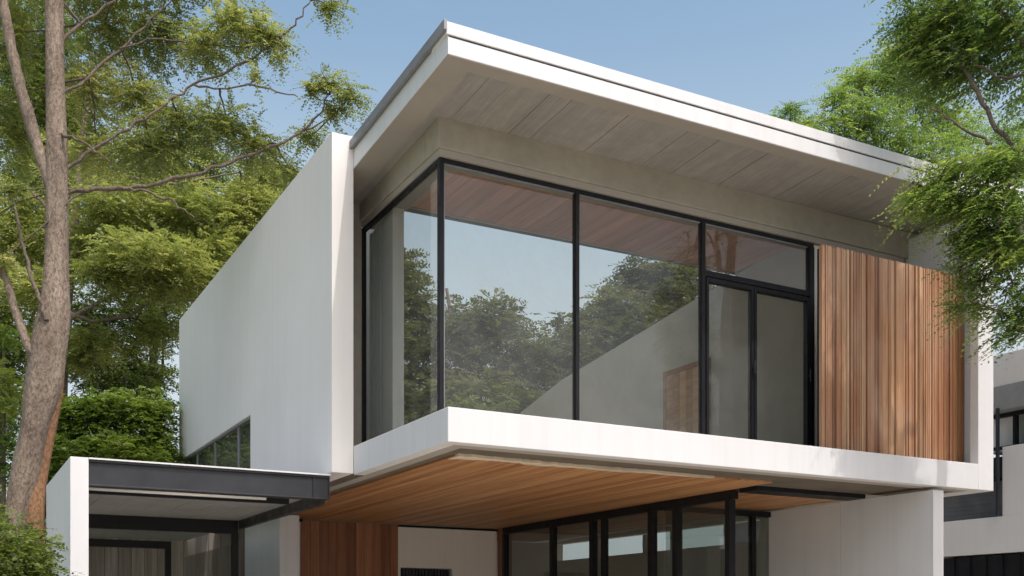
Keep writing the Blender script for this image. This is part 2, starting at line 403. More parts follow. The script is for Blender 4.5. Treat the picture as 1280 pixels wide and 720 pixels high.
# limbs (x, y, z, radius) and foliage clumps (x, y, z, radius, half height), in metres
MAIN_TRUNK = [(-2.988, 5.291, -0.2, 0.3), (-2.988, 5.291, 2.146, 0.164), (-2.941, 5.265, 2.765, 0.141), (-2.853, 5.217, 3.31, 0.146), (-2.749, 5.16, 3.856, 0.159),
 (-2.669, 5.116, 4.311, 0.191), (-2.613, 5.086, 4.721, 0.2), (-2.566, 5.06, 5.039, 0.182), (-2.542, 5.047, 5.357, 0.15),
 (-2.534, 5.042, 5.949, 0.123), (-2.534, 5.042, 6.859, 0.114), (-2.55, 5.051, 7.768, 0.105), (-2.558, 5.055, 8.678, 0.1),
 (-2.573, 5.064, 9.497, 0.091), (-2.542, 5.047, 10.316, 0.073)]
ROOT_PATH = [(-2.515, 5.146, 4.563, 0.092), (-2.548, 5.164, 4.15, 0.083), (-2.612, 5.199, 3.692, 0.073), (-2.692, 5.243, 3.233, 0.078),
 (-2.741, 5.27, 2.774, 0.101), (-2.757, 5.278, 2.132, 0.119), (-2.757, 5.278, 1.398, 0.138), (-2.757, 5.278, -0.2, 0.2)]
MAIN_LIMBS = [[(-2.573, 5.064, 6.54, 0.091), (-2.661, 5.112, 6.813, 0.086), (-2.781, 5.178, 7.222, 0.082), (-2.893, 5.239, 7.677, 0.077),
  (-2.988, 5.291, 8.132, 0.073), (-3.068, 5.335, 8.678, 0.064), (-3.18, 5.396, 9.406, 0.045)],
 [(-2.694, 5.016, 4.559, 0.081), (-2.821, 5.085, 4.722, 0.063), (-2.916, 5.137, 4.992, 0.059), (-3.003, 5.185, 5.308, 0.054),
  (-3.09, 5.233, 5.597, 0.045), (-3.304, 5.35, 6.003, 0.032)],
 [(-2.656, 4.881, 4.982, 0.036), (-2.719, 4.916, 5.232, 0.031), (-2.829, 4.976, 5.563, 0.027), (-2.907, 5.019, 5.876, 0.022),
  (-2.954, 5.044, 6.1, 0.022), (-3.017, 5.079, 6.413, 0.013)],
 [(-2.51, 5.029, 6.449, 0.041), (-2.21, 4.979, 6.554, 0.032), (-1.791, 4.864, 6.622, 0.032), (-1.407, 4.768, 6.729, 0.028),
  (-0.976, 4.645, 6.902, 0.028), (-0.579, 4.542, 7.097, 0.024), (-0.177, 4.436, 7.313, 0.021), (0.147, 4.373, 7.522, 0.019),
  (0.333, 4.271, 7.743, 0.014), (0.418, 4.225, 7.955, 0.01)],
 [(-1.807, 4.873, 6.622, 0.018), (-1.606, 4.649, 6.535, 0.018), (-1.424, 4.435, 6.404, 0.016), (-1.301, 4.254, 6.255, 0.013),
  (-1.183, 4.189, 6.165, 0.009)],
 [(0.147, 4.373, 7.522, 0.014), (0.359, 4.257, 7.627, 0.012), (0.519, 4.284, 7.791, 0.01), (0.621, 4.228, 7.937, 0.007)],
 [(-2.51, 5.029, 6.722, 0.036), (-2.29, 5.023, 6.902, 0.028), (-1.953, 4.953, 7.205, 0.023), (-1.611, 4.88, 7.475, 0.023),
  (-1.305, 4.826, 7.739, 0.021), (-1.061, 4.806, 7.968, 0.019), (-0.704, 4.611, 8.139, 0.019), (-0.396, 4.442, 8.329, 0.019),
  (-0.147, 4.306, 8.537, 0.017), (0.02, 4.215, 8.746, 0.014), (0.153, 4.142, 8.973, 0.009)],
 [(-1.053, 4.802, 7.968, 0.017), (-0.811, 4.555, 7.871, 0.014), (-0.505, 4.388, 7.908, 0.014), (-0.233, 4.239, 7.842, 0.012),
  (-0.011, 4.117, 7.776, 0.007)],
 [(-2.542, 5.047, 7.586, 0.032), (-2.184, 5.193, 7.969, 0.023), (-1.826, 5.225, 8.404, 0.019), (-1.475, 5.147, 8.793, 0.014),
  (-1.14, 4.964, 9.223, 0.01)],
 [(-1.826, 5.225, 8.404, 0.014), (-1.392, 5.101, 8.573, 0.014), (-0.951, 4.974, 8.561, 0.01), (-0.444, 4.696, 8.513, 0.007)],
 [(-2.526, 5.038, 7.177, 0.027), (-2.366, 4.722, 6.995, 0.018), (-2.183, 4.508, 6.816, 0.013), (-2.027, 4.423, 6.683, 0.009)],
 [(-2.542, 5.047, 8.132, 0.032), (-2.278, 5.13, 8.519, 0.023), (-1.924, 5.165, 8.914, 0.019), (-1.493, 5.043, 9.352, 0.014)]]
MAIN_CROWN = [(-0.55, 4.64, 8.74, 0.53, 0.27), (-0.29, 4.38, 8.55, 0.33, 0.25), (-0.84, 5.03, 8.57, 0.49, 0.29), (-1.24, 5.7, 8.94, 0.55, 0.4),
 (-1.78, 6.22, 9.1, 0.56, 0.56), (-2.1, 5.94, 8.18, 0.44, 0.44), (-1.54, 5.87, 8.18, 0.55, 0.4), (-1.08, 5.27, 7.74, 0.59, 0.27),
 (-0.63, 4.91, 7.6, 0.58, 0.27), (-0.29, 4.73, 7.36, 0.41, 0.29), (-1.4, 5.56, 7.44, 0.69, 0.3), (-1.98, 6.11, 7.48, 0.45, 0.4),
 (0.11, 4.74, 7.15, 0.28, 0.18), (0.4, 4.23, 8.08, 0.29, 0.17), (0.69, 4.19, 7.98, 0.24, 0.17), (0.25, 4.32, 8.01, 0.17, 0.13),
 (0.52, 4.28, 7.79, 0.21, 0.14), (0.35, 4.03, 8.9, 0.25, 0.11), (-0.18, 4.21, 8.24, 0.13, 0.08), (-0.44, 4.35, 8.03, 0.13, 0.08),
 (0.43, 5.01, 7.78, 0.25, 0.2), (-2.9, 5.93, 8.65, 0.33, 0.57), (-3.23, 6.33, 7.79, 0.49, 0.58), (-2.82, 6.56, 7.68, 0.3, 0.6),
 (-2.12, 5.73, 9.44, 0.78, 0.39), (-1.14, 5.42, 9.66, 0.69, 0.39), (-3.4, 6.2, 9.6, 0.86, 0.67), (-0.28, 4.95, 9.86, 0.59, 0.3),
 (-2.54, 5.05, 10.41, 0.64, 0.41), (-2.93, 5.49, 10.18, 0.55, 0.37), (-2.12, 5.04, 10.09, 0.55, 0.37), (-3.34, 5.48, 9.5, 0.41, 0.32),
 (-3.1, 5.12, 5.65, 0.21, 0.14), (-3.35, 5.26, 6.06, 0.3, 0.21), (-3.02, 5.08, 6.46, 0.2, 0.13)]
MID_TRUNK = [(-1.627, 13.666, -0.2, 0.22), (-1.627, 13.666, 4.299, 0.121), (-1.654, 13.68, 5.512, 0.114), (-1.627, 13.666, 6.573, 0.106),
 (-1.547, 13.622, 7.635, 0.091), (-1.441, 13.564, 8.848, 0.076), (-1.334, 13.506, 10.364, 0.061), (-1.175, 13.418, 11.881, 0.045)]
MID_LIMBS = [[(-1.547, 13.622, 7.483, 0.053), (-1.135, 13.396, 7.301, 0.038), (-0.536, 13.069, 7.407, 0.03), (-0.137, 12.85, 7.665, 0.023)],
 [(-1.547, 13.622, 7.332, 0.053), (-1.068, 13.36, 7.635, 0.038), (-0.536, 13.069, 7.968, 0.03), (0.129, 12.705, 8.241, 0.023)],
 [(-1.467, 13.578, 8.545, 0.053), (-0.935, 13.287, 8.848, 0.038), (-0.27, 12.923, 9.0, 0.03), (0.395, 12.559, 9.303, 0.023)],
 [(-1.441, 13.564, 8.848, 0.045), (-1.866, 13.797, 9.454, 0.038), (-2.265, 14.015, 9.909, 0.023)],
 [(-1.361, 13.52, 9.758, 0.045), (-0.669, 13.142, 10.061, 0.03), (0.262, 12.632, 9.909, 0.023), (1.326, 12.05, 10.137, 0.015)]]
MID_CROWN = [(-0.75, 12.61, 9.33, 1.03, 0.59), (0.53, 12.49, 9.42, 0.99, 0.53), (1.59, 12.48, 9.73, 0.7, 0.5), (-1.07, 13.36, 8.7, 0.68, 0.61),
 (-0.32, 11.81, 8.12, 1.22, 0.49), (0.93, 12.27, 8.54, 0.83, 0.58), (0.21, 11.98, 7.9, 1.03, 0.41), (-0.92, 12.37, 7.9, 0.8, 0.44),
 (1.45, 12.55, 9.18, 0.7, 0.47), (-1.82, 14.34, 9.03, 0.7, 0.78), (-2.43, 14.68, 9.34, 0.62, 0.93), (-1.21, 14.58, 10.64, 0.96, 0.64),
 (0.28, 14.33, 10.86, 0.98, 0.65), (2.14, 13.32, 10.61, 0.65, 0.49), (-2.26, 14.02, 7.94, 0.61, 0.45), (-1.07, 13.36, 6.95, 0.68, 0.33),
 (-1.33, 13.51, 6.57, 0.45, 0.3), (-1.82, 14.34, 7.16, 0.54, 0.62), (0.02, 13.33, 7.24, 0.47, 0.39)]
BACK_LEFT = [((-2.77, 18.85),
  [(-2.65, 17.65, 9.41, 1.22, 1.39), (-2.0, 17.86, 11.01, 1.07, 1.25), (-2.35, 17.48, 7.84, 1.05, 0.87), (-1.65, 18.24, 13.03, 1.46, 1.46),
   (-1.81, 18.32, 14.85, 1.46, 1.64), (-1.39, 19.24, 13.88, 1.14, 1.14), (-1.12, 18.52, 10.48, 1.11, 0.93), (-2.5, 17.56, 6.45, 1.05, 1.05)]),
 ((0.77, 18.06),
  [(-0.73, 16.03, 7.06, 0.85, 0.31), (0.33, 16.02, 7.11, 0.78, 0.28), (-0.28, 15.78, 6.68, 1.02, 0.34), (-0.36, 16.39, 8.19, 1.22, 0.61),
   (0.75, 16.93, 8.66, 0.91, 0.82), (-0.88, 16.11, 7.54, 0.6, 0.48), (1.43, 17.69, 10.09, 1.14, 0.95), (2.68, 18.15, 11.22, 1.18, 0.99),
   (3.37, 17.77, 12.2, 0.99, 0.79), (0.78, 19.19, 11.42, 1.58, 1.18), (1.74, 19.23, 13.01, 1.41, 1.0), (0.19, 17.23, 7.75, 0.45, 0.25)])]
HEDGE = [(-1.98, 10.44, 4.67, 0.52, 0.71), (-1.58, 10.22, 4.8, 0.49, 0.58), (-1.19, 10.01, 4.8, 0.49, 0.67), (-0.82, 9.8, 4.73, 0.46, 0.71),
 (-0.53, 9.87, 4.7, 0.31, 0.73), (-1.61, 10.01, 4.12, 0.76, 0.51), (-1.0, 9.67, 4.12, 0.64, 0.51), (-2.15, 10.53, 3.89, 0.46, 0.64)]
BUSHL = [(-2.89, 8.66, 5.67, 0.28, 0.25)]
SHRUB = [(-3.26, 0.88, 2.07, 0.27, 0.27), (-3.06, 0.77, 2.04, 0.18, 0.24), (-3.44, 1.32, 2.22, 0.28, 0.31), (-3.13, 1.26, 2.16, 0.22, 0.25)]
RIGHT_CROWN = [(5.13, -0.75, 7.73, 0.48, 0.36), (5.04, -0.47, 7.52, 0.37, 0.31), (5.39, -0.89, 7.41, 0.52, 0.4), (5.4, -0.67, 7.19, 0.41, 0.23),
 (5.72, -1.07, 7.29, 0.4, 0.48), (5.02, -0.34, 7.78, 0.25, 0.17), (4.79, -1.02, 5.95, 0.4, 0.2), (5.04, -1.27, 5.95, 0.46, 0.21),
 (5.1, -1.42, 5.98, 0.38, 0.23), (4.66, -0.94, 5.78, 0.26, 0.14), (4.96, -1.11, 5.68, 0.43, 0.2), (5.03, -1.26, 5.6, 0.42, 0.23),
 (5.2, -1.47, 5.53, 0.3, 0.3), (5.17, -1.22, 5.3, 0.35, 0.23), (5.08, -1.06, 5.33, 0.27, 0.19), (5.16, -1.33, 5.11, 0.34, 0.31),
 (5.03, -1.03, 4.98, 0.19, 0.23), (5.08, -0.95, 4.7, 0.09, 0.21), (5.29, -1.41, 4.72, 0.28, 0.31), (5.34, -1.32, 4.45, 0.22, 0.22),
 (5.11, -1.19, 4.91, 0.15, 0.23), (5.18, -1.0, 8.05, 0.63, 0.32), (5.62, -1.47, 7.77, 0.54, 0.46), (5.57, -1.67, 6.59, 0.45, 0.45),
 (5.64, -1.71, 5.6, 0.45, 0.45), (5.5, -1.64, 4.77, 0.38, 0.38), (5.08, -0.49, 8.38, 0.49, 0.25), (5.27, -1.16, 5.33, 0.31, 0.23),
 (5.42, -1.36, 5.22, 0.28, 0.31), (5.08, -1.18, 5.49, 0.39, 0.19), (4.67, -0.95, 5.72, 0.39, 0.17), (5.56, -0.99, 7.61, 0.4, 0.32),
 (5.33, -0.74, 7.59, 0.41, 0.29), (5.09, -0.5, 7.6, 0.37, 0.28), (5.2, -0.56, 7.27, 0.41, 0.21), (5.42, -1.36, 4.52, 0.26, 0.26),
 (5.13, -1.09, 4.71, 0.16, 0.23), (5.44, -2.11, 8.85, 0.23, 0.14), (5.75, -1.92, 8.34, 0.21, 0.13), (4.72, -1.97, 7.75, 0.23, 0.14),
 (5.4, -2.04, 7.71, 0.31, 0.19)]  # last four small clumps, above the view, are added to shade the screen
RIGHT_LIMBS = [[(6.299, -1.844, 5.064, 0.054), (5.797, -1.683, 5.49, 0.046), (5.461, -1.499, 5.834, 0.031), (5.327, -1.426, 6.103, 0.027),
  (5.213, -1.25, 6.456, 0.027), (5.216, -1.023, 6.906, 0.024), (5.248, -0.813, 7.29, 0.016), (5.072, -0.716, 7.651, 0.008)],
 [(6.299, -1.844, 5.064, 0.054), (5.636, -1.709, 5.527, 0.034), (5.337, -1.545, 5.944, 0.026), (5.184, -1.462, 5.717, 0.023),
  (5.125, -1.316, 5.551, 0.019), (5.064, -1.168, 5.412, 0.015), (5.027, -1.034, 5.176, 0.008)],
 [(6.397, -1.784, 6.114, 0.055), (5.849, -1.484, 6.738, 0.039), (5.666, -1.269, 7.301, 0.032), (5.541, -1.201, 7.498, 0.024),
  (5.424, -1.137, 7.734, 0.02), (5.285, -1.061, 8.05, 0.012)],
 [(5.918, -1.521, 6.66, 0.031), (5.61, -1.353, 6.91, 0.019), (5.404, -1.24, 6.91, 0.016), (5.267, -1.165, 6.988, 0.012),
  (5.268, -0.937, 7.236, 0.008)],
 [(5.461, -1.499, 5.834, 0.019), (5.125, -1.316, 5.988, 0.015), (4.79, -1.132, 5.911, 0.011), (4.535, -0.879, 5.853, 0.008)],
 [(5.797, -1.683, 5.26, 0.027), (5.528, -1.536, 5.03, 0.019), (5.293, -1.408, 4.877, 0.011), (5.193, -1.352, 4.571, 0.008)],
 [(5.125, -1.316, 6.179, 0.019), (5.044, -1.157, 6.302, 0.015), (4.959, -0.996, 6.504, 0.012), (4.836, -0.815, 6.67, 0.008)],
 [(6.397, -1.784, 7.207, 0.05), (6.1, -2.2, 7.7, 0.04), (5.7, -2.6, 8.1, 0.03), (5.2, -2.8, 8.3, 0.02), (4.6, -2.9, 8.2, 0.01)]]
RIGHT_TRUNK = [(6.649, -1.894, -0.2, 0.3), (6.599, -1.844, 1.2, 0.22), (6.419, -1.844, 2.9, 0.18), (6.299, -1.844, 5.064, 0.108), (6.333, -1.862, 6.07, 0.085),
 (6.397, -1.784, 7.207, 0.062), (6.357, -1.648, 8.365, 0.039)]
BEHIND_ROOF = [((10.99, 5.62),
  [(10.22, 4.9, 10.31, 0.55, 0.41), (9.8, 5.13, 10.51, 0.38, 0.27), (10.91, 5.09, 11.18, 0.56, 0.42), (11.4, 4.82, 10.83, 0.7, 0.56),
   (9.68, 5.2, 9.96, 0.68, 0.41), (10.4, 4.81, 9.83, 0.82, 0.55), (11.1, 4.99, 11.46, 0.56, 0.42), (10.48, 5.33, 11.11, 0.56, 0.36),
   (11.9, 4.56, 10.27, 0.7, 0.56), (11.11, 4.41, 9.62, 0.68, 0.55), (12.63, 4.15, 9.01, 0.84, 0.84), (13.2, 4.41, 10.21, 0.72, 0.58)]),
 ((10.94, 7.93),
  [(10.86, 7.4, 11.55, 0.34, 0.25), (10.52, 7.59, 11.36, 0.28, 0.19), (11.13, 7.25, 11.24, 0.39, 0.28), (10.79, 7.44, 10.97, 0.62, 0.39),
   (10.66, 8.08, 10.8, 0.96, 0.64), (9.96, 8.46, 10.01, 1.11, 0.8), (11.5, 7.62, 10.32, 0.96, 0.8)])]
COURT = [((6.22, 11.65),
  [(4.65, 11.37, 5.33, 0.96, 0.64), (5.57, 11.44, 5.9, 0.98, 0.82), (4.42, 12.06, 6.07, 0.65, 0.98), (6.71, 10.81, 5.9, 0.98, 0.82),
   (5.93, 11.81, 7.67, 0.75, 0.63), (6.52, 11.49, 7.92, 0.75, 0.53), (5.64, 11.97, 7.0, 0.83, 1.0), (6.81, 11.33, 7.17, 1.0, 0.83),
   (5.25, 12.75, 8.15, 0.68, 1.02), (4.76, 12.45, 7.0, 0.83, 1.33), (6.0, 11.2, 5.9, 1.3, 0.98), (5.22, 13.34, 9.17, 0.52, 0.7)]),
 ((8.73, 12.56),
  [(8.05, 11.79, 7.42, 0.7, 0.59), (8.44, 11.58, 7.6, 0.52, 0.45), (7.75, 11.96, 6.73, 1.05, 0.7), (9.2, 12.3, 8.22, 0.73, 0.55),
   (7.95, 11.28, 5.76, 1.36, 0.85), (8.16, 11.73, 8.21, 0.14, 0.24)]),
 ((11.08, 12.41),
  [(10.83, 12.55, 9.79, 0.68, 0.49), (10.13, 12.36, 8.97, 0.74, 0.56), (11.41, 12.23, 9.5, 0.85, 0.68), (11.74, 12.05, 9.98, 0.64, 0.45),
   (9.44, 12.17, 8.19, 0.73, 0.55), (10.62, 12.1, 8.14, 1.49, 0.93), (12.07, 11.87, 9.03, 1.14, 0.95), (9.68, 12.04, 7.1, 1.27, 0.91)])]
DENS_MAIN = 4.4
DENS_MID = 5.5
DENS_BACK = 4
DENS_RIGHT = 3.4
DENS_HEDGE = 4

# ------------------------------------------------------------------ the ground
struct('ground', box(-300, 300, -300, 400, -.30, -.06), M['soil'])
struct('lawn', box(-40, -4.6, -6.5, 40, -.10, -.02), M['grass'])
struct('driveway', box(-4.2, 9.6, -6.5, 1.0, -.10, .0), M['paving'])
struct('pavement', box(-60, 60, -9.0, -6.5, -.12, .02), M['paving'])
struct('kerb', box(-60, 60, -9.18, -9.0, -.2, .03), M['tile'])
struct('road', box(-60, 60, -16.5, -9.18, -.14, -.09), M['asphalt'])
struct('house_plinth', box(-4.2, 9.6, 1.0, 12, -.20, .08), M['paving'])

# ------------------------------------------------------------------ the house
house = thing('modern_house', 'two storey white concrete house with overhanging flat roof, big glass corner and timber screen', 'house')
rnd = random.Random(4)
RZ = lambda x, y, z: z+.008*x-.045*y          # the roof falls gently to the rear
RX1, RY1 = 8.7, 3.06
# roof body; a dark strip stands in for the shaded groove between its white bands
rf = MB()
rf.box(.07, RX1, .07, RY1, 6.37, 6.56, zf=RZ)
rf.box(.004, RX1, .006, .1, 6.4825, 6.499, zf=RZ)
rf.build('roof_slab', M['grey'], house)
rb = MB()
rb.box(0, RX1, 0, .14, 6.34, 6.482, zf=RZ); rb.box(0, .24, .14, RY1, 6.34, 6.53, zf=RZ); rb.box(0, .003, .003, .14, 6.482, 6.499, zf=RZ)
rb.box(RX1+.002, RX1+.14, 0, RY1, 6.333, 6.607, zf=RZ)
fas = rb.build('roof_fascia', M['fascia'], house, .004)
rc = MB(); rc.box(-.015, RX1, -.006, .30, 6.50, 6.607, zf=RZ)
rc.build('roof_capping', M['fascia'], house, .005)
rg_ = MB(); rg_.box(-.045, -.017, -.02, RY1, 6.525, 6.612, zf=RZ); rg_.box(-.017, .05, .31, RY1, 6.533, 6.56, zf=RZ); rg_.box(-.017, .1, .31, RY1, 6.565, 6.6, zf=RZ)
rg_.build('gutter', M['zinc'], house, .004)
sb = MB(); sb.box(.004, RX1, .004, .16, 6.333, 6.339, zf=RZ); sb.box(.004, .25, .16, RY1, 6.333, 6.339, zf=RZ)
sb.build('soffit_border', M['border'], house)
sp = MB()
boards(rnd, .252, RX1, .30, .004, lambda a, b, t: sp.box(a, b, .162, 1.25, 6.352+rnd.uniform(-.003, .003), 6.369, t, RZ), wj=.4)
sp.build('soffit_board', M['soffitc'], house)
sp2 = MB(); sp2.box(.252, .40, 1.252, RY1, 6.352, 6.369, .4, RZ); sp2.build('soffit_board', M['soffitc'], house)
bm_ = MB()
bm_.box(.362, 6.95, .978, 1.28, 6.03, 6.35); bm_.box(.362, .66, 1.28, 3.06, 6.03, 6.34, zf=lambda x, y, z: z-(.05 if z > 6.2 else 0))
bm_.build('concrete_beam', M['conc'], house, .01)
tr_ = MB(); tr_.box(.385, 6.6, 1.0, 1.25, 5.965, 6.028); tr_.box(.385, .63, 1.25, 3.06, 5.965, 6.028)
tr_.build('beam_soffit', M['border'], house)

# upper floor slab and its white edge
sl = MB(); sl.box(.12, 6.64, .12, 9.85, 3.16, 3.385); sl.build('floor_slab', M['conc'], house)
ed = MB(); ed.box(0, 6.647, 0, .12, 3.107, 3.40); ed.box(0, .12, .12, 2.26, 3.107, 3.40)
ed.build('slab_edge', M['white'], house, .006)
# right-hand end wall standing from the slab edge to the roof
MB().prism([(6.647, 0), (6.909, 0), (6.909, 3.0), (6.647, 3.0), (6.647, .42), (6.785, .42), (6.785, .11), (6.647, .11)], 'z', 3.107, 6.27).box(6.649, 6.783, .112, .418, 3.108, 3.40).box(6.647, 6.909, 3.003, 9.85, 3.107, 4.9).build('end_wall', M['white'], house, .006)
# left flank wall with a ribbon window opening
fw = MB()
fw.box(-.23, 0, 2.26, 5.40, 3.12, 6.56); fw.box(-.23, 0, 5.40, 9.85, 4.245, 6.56); fw.box(-.23, 0, 9.70, 9.85, 3.12, 4.245); fw.box(-.23, 0, 5.40, 9.70, 3.12, 3.30)
fw.build('flank_wall', M['shadewhite'], house, .004)
rw = MB(); rw.box(-.20, -.15, 5.40, 9.70, 4.222, 4.243)
for y in (5.40, 6.17, 7.51, 8.7): rw.box(-.19, -.15, y, y+.03, 3.302, 4.22)
ribbon = rw.build('ribbon_window', M['zinc'], house)
for a, b in ((5.43, 6.17), (6.20, 7.51), (7.54, 8.7), (8.73, 9.70)):
    box(-.175, -.165, a, b, 3.31, 4.22).build('pane', M['dglass'], ribbon)
MB().box(-.10, -.085, 5.41, 9.69, 3.31, 4.24).build('blind', M['beige'], ribbon)
MB().box(.002, .392, 3.07, 3.20, 3.39, 6.25).build('return_wall', M['conc'], house)
# corner glazing
cw = MB(); Y0, Y1, X0, X1 = 1.03, 1.09, .40, .445
cw.box(X0, X1, Y0, Y1, 3.39, 5.965)                                     # corner post
cw.box(X1, 5.14, Y0, Y1, 5.922, 5.963); cw.box(X1, 5.14, Y0, Y1, 3.39, 3.45)
cw.box(X0, X1, Y1, 3.06, 5.922, 5.963); cw.box(X0, X1, Y1, 3.06, 3.39, 3.45)
cw.box(1.90, 1.942, Y0-.01, Y1, 3.45, 5.922); cw.box(3.503, 3.55, Y0-.01, Y1, 3.45, 5.922); cw.box(5.07, 5.14, Y0-.01, Y1, 3.45, 5.922)
cw.box(3.55, 5.07, Y0-.005, Y1, 5.345, 5.41); cw.box(X0-.005, X1, 3.06, 3.14, 3.39, 5.965)
win = cw.build('corner_window', M['black'], house, .003)
for a, b, z0, z1 in ((X1, 1.90, 3.45, 5.922), (1.942, 3.503, 3.45, 5.922), (3.55, 5.07, 5.41, 5.922)):
    box(a, b, 1.06, 1.07, z0, z1).build('pane', M['glass'], win)
box(.43, .44, Y1, 3.06, 3.45, 5.922).build('pane', M['glass'], win)
bead = MB(); bead.box(X1, 1.885, Y0+.012, Y0+.03, 5.908, 5.92); bead.box(1.95, 3.49, Y0+.012, Y0+.03, 5.908, 5.92)
bead.box(3.56, 5.05, Y0+.012, Y0+.03, 5.908, 5.92); bead.box(X1+.002, X1+.012, Y0+.012, Y0+.03, 3.45, 5.86)
bead.build('glazing_bead', M['zinc'], win)
for a, b in ((3.565, 4.235), (4.242, 5.065)):
    d = MB(); d.box(a, a+.034, 1.02, 1.09, 3.455, 5.335); d.box(b-.034, b, 1.02, 1.09, 3.455, 5.335)
    d.box(a+.034, b-.034, 1.02, 1.09, 5.285, 5.335); d.box(a+.042, b-.034, 1.02, 1.09, 3.455, 3.55)
    do = d.build('balcony_door', M['black'], house, .003)
    box(a+.034, b-.034, 1.05, 1.06, 3.55, 5.285).build('pane', M['glass'], do)
    h = MB(); hx = b-.028; h.box(hx, hx+.02, .975, .992, 4.36, 4.50); h.box(hx+.004, hx+.016, .992, 1.02, 4.42, 4.44)
    h.build('handle', M['grey'], do, .003)
# timber screen of upright battens
sc_ = MB(); r2 = random.Random(12); x = 4.535; tv = .5
while x < 6.765:
    w = r2.choice((.014, .018, .022, .026, .030, .038, .055)); dpt = r2.uniform(0, .026)
    sc_.box(x, min(x+w-.003, 6.772), .305-dpt, .345, 3.435, 5.625, tv); tv = min(1, max(0, tv*.5+.5*r2.gauss(.5, .46))); x += w
scr = sc_.build('timber_screen', M['clad'], house, .002)
fr_ = MB(); fr_.box(4.545, 6.772, .346, .38, 3.434, 5.60); fr_.box(4.535, 6.78, .255, .38, 3.403, 3.432)
fr_.build('screen_frame', M['black'], scr)
MB().box(5.15, 6.645, 1.04, 1.12, 3.39, 5.96).build('inner_wall', M['cream'], house)
# the room behind the glass
ic = MB(); boards(rnd, .67, 5.30, .19, .004, lambda a, b, t: ic.box(a, b, 1.29, 2.62, 6.12+rnd.uniform(0, .003), 6.145, t), wj=.1)
ic.build('room_ceiling', M['iceil'], house)
MB().box(.67, 5.30, 2.625, 2.66, 6.116, 6.16).build('ceiling_edge', M['border'], house)
MB().box(.66, .80, 3.07, 4.6, 3.39, 6.15).build('partition_wall', M['fascia'], house, .004)
bl = MB(); r6 = random.Random(2)
for i in range(9): bl.box(.478+.008*(i % 2), .490+.008*(i % 2), 2.64+i*.046, 2.686+i*.046, 3.40, 5.90, r6.random())
bl.build('curtain', M['curtain'], house)
MB().box(.47, .60, 2.36, 2.63, 3.39, 6.11).build('column', M['fascia'], house, .004)
MB().prism([(1.13, 3.39), (9.69, 3.39), (9.69, 5.0), (6.9, 5.60), (1.9, 6.16), (1.13, 6.16)], 'x', 5.32, 5.5).build('courtyard_wall', M['beige'], house)
dr = MB(); boards(rnd, 3.16, 4.02, .14, .004, lambda a, b, t: dr.box(5.285, 5.31, a, b, 3.41, 5.06, t)); dro = dr.build('timber_door', M['ceil'], house)
f_ = MB(); f_.box(5.28, 5.318, 3.09, 3.155, 3.39, 5.13); f_.box(5.28, 5.318, 4.025, 4.09, 3.39, 5.13); f_.box(5.28, 5.318, 3.155, 4.025, 5.065, 5.13)
f_.build('door_frame', M['dwood'], dro)
MB().box(.0, 6.64, 9.70, 9.84, 3.39, 4.5).build('parapet', M['cream'], house)
dk = MB(); boards(rnd, .13, 6.63, .14, .005, lambda a, b, t: dk.box(a, b, 1.2, 9.69, 3.386, 3.396, t)); dk.build('terrace_deck', M['gwood'], house)

# underside of the upper floor
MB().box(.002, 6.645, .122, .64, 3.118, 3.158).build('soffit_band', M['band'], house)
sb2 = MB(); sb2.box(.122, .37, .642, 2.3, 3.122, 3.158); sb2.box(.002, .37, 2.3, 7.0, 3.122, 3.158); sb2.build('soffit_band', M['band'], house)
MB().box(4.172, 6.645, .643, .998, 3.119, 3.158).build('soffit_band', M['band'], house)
b3 = MB(); b3.box(.06, 6.645, .121, .26, 3.108, 3.117); b3.box(.121, .24, .261, 6.1, 3.108, 3.121); b3.build('soffit_trim', M['border'], house)
pc = MB(); boards(rnd, .372, 4.16, .105, .003, lambda a, b, t: pc.box(a, b, .644, 7.0, 3.10+rnd.uniform(0, .004), 3.15, t), wj=.05)
pc.build('porch_ceiling', M['ceil'], house)
# ragged strip of mortar along the front of the boards
mo = MB(); r3 = random.Random(8); fr, bk = [], []
for i in range(75):
    x = .375+i*.04; q = max(.12, 1-max(0, (x-1.3)/2.2))
    fr.append((x, .615-q*r3.uniform(.01, .05)-.02*math.sin(x*3)*q)); bk.append((x, .655+q*(.075+.055*math.sin(x*5.3)*math.sin(x*2.1)+r3.uniform(-.025, .03))))
for i in range(74):
    mo.hexa([(*fr[i], 3.093+r3.uniform(0, .003)), (*fr[i+1], 3.094), (*bk[i+1], 3.096), (*bk[i], 3.096), (*fr[i], 3.125), (*fr[i+1], 3.125), (*bk[i+1], 3.125), (*bk[i], 3.125)])
_k = {}; _v = []
for i_, v_ in enumerate(mo.v):
    kk = (round(v_[0], 4), round(v_[1], 4), v_[2] > 3.11)
    if kk not in _k: _k[kk] = len(_v); _v.append(v_)
_m = [_k[(round(v_[0], 4), round(v_[1], 4), v_[2] > 3.11)] for v_ in mo.v]
mo.v = _v; _ff = [f for f in ([tuple(_m[i] for i in f) for f in mo.f])]
_c = {}
for f in _ff: _c[tuple(sorted(f))] = _c.get(tuple(sorted(f)), 0)+1
mo.f = [f for f in _ff if _c[tuple(sorted(f))] == 1]; mo.t = [.5]*len(mo.f)
mo.build('mortar_strip', M['pale'], house)

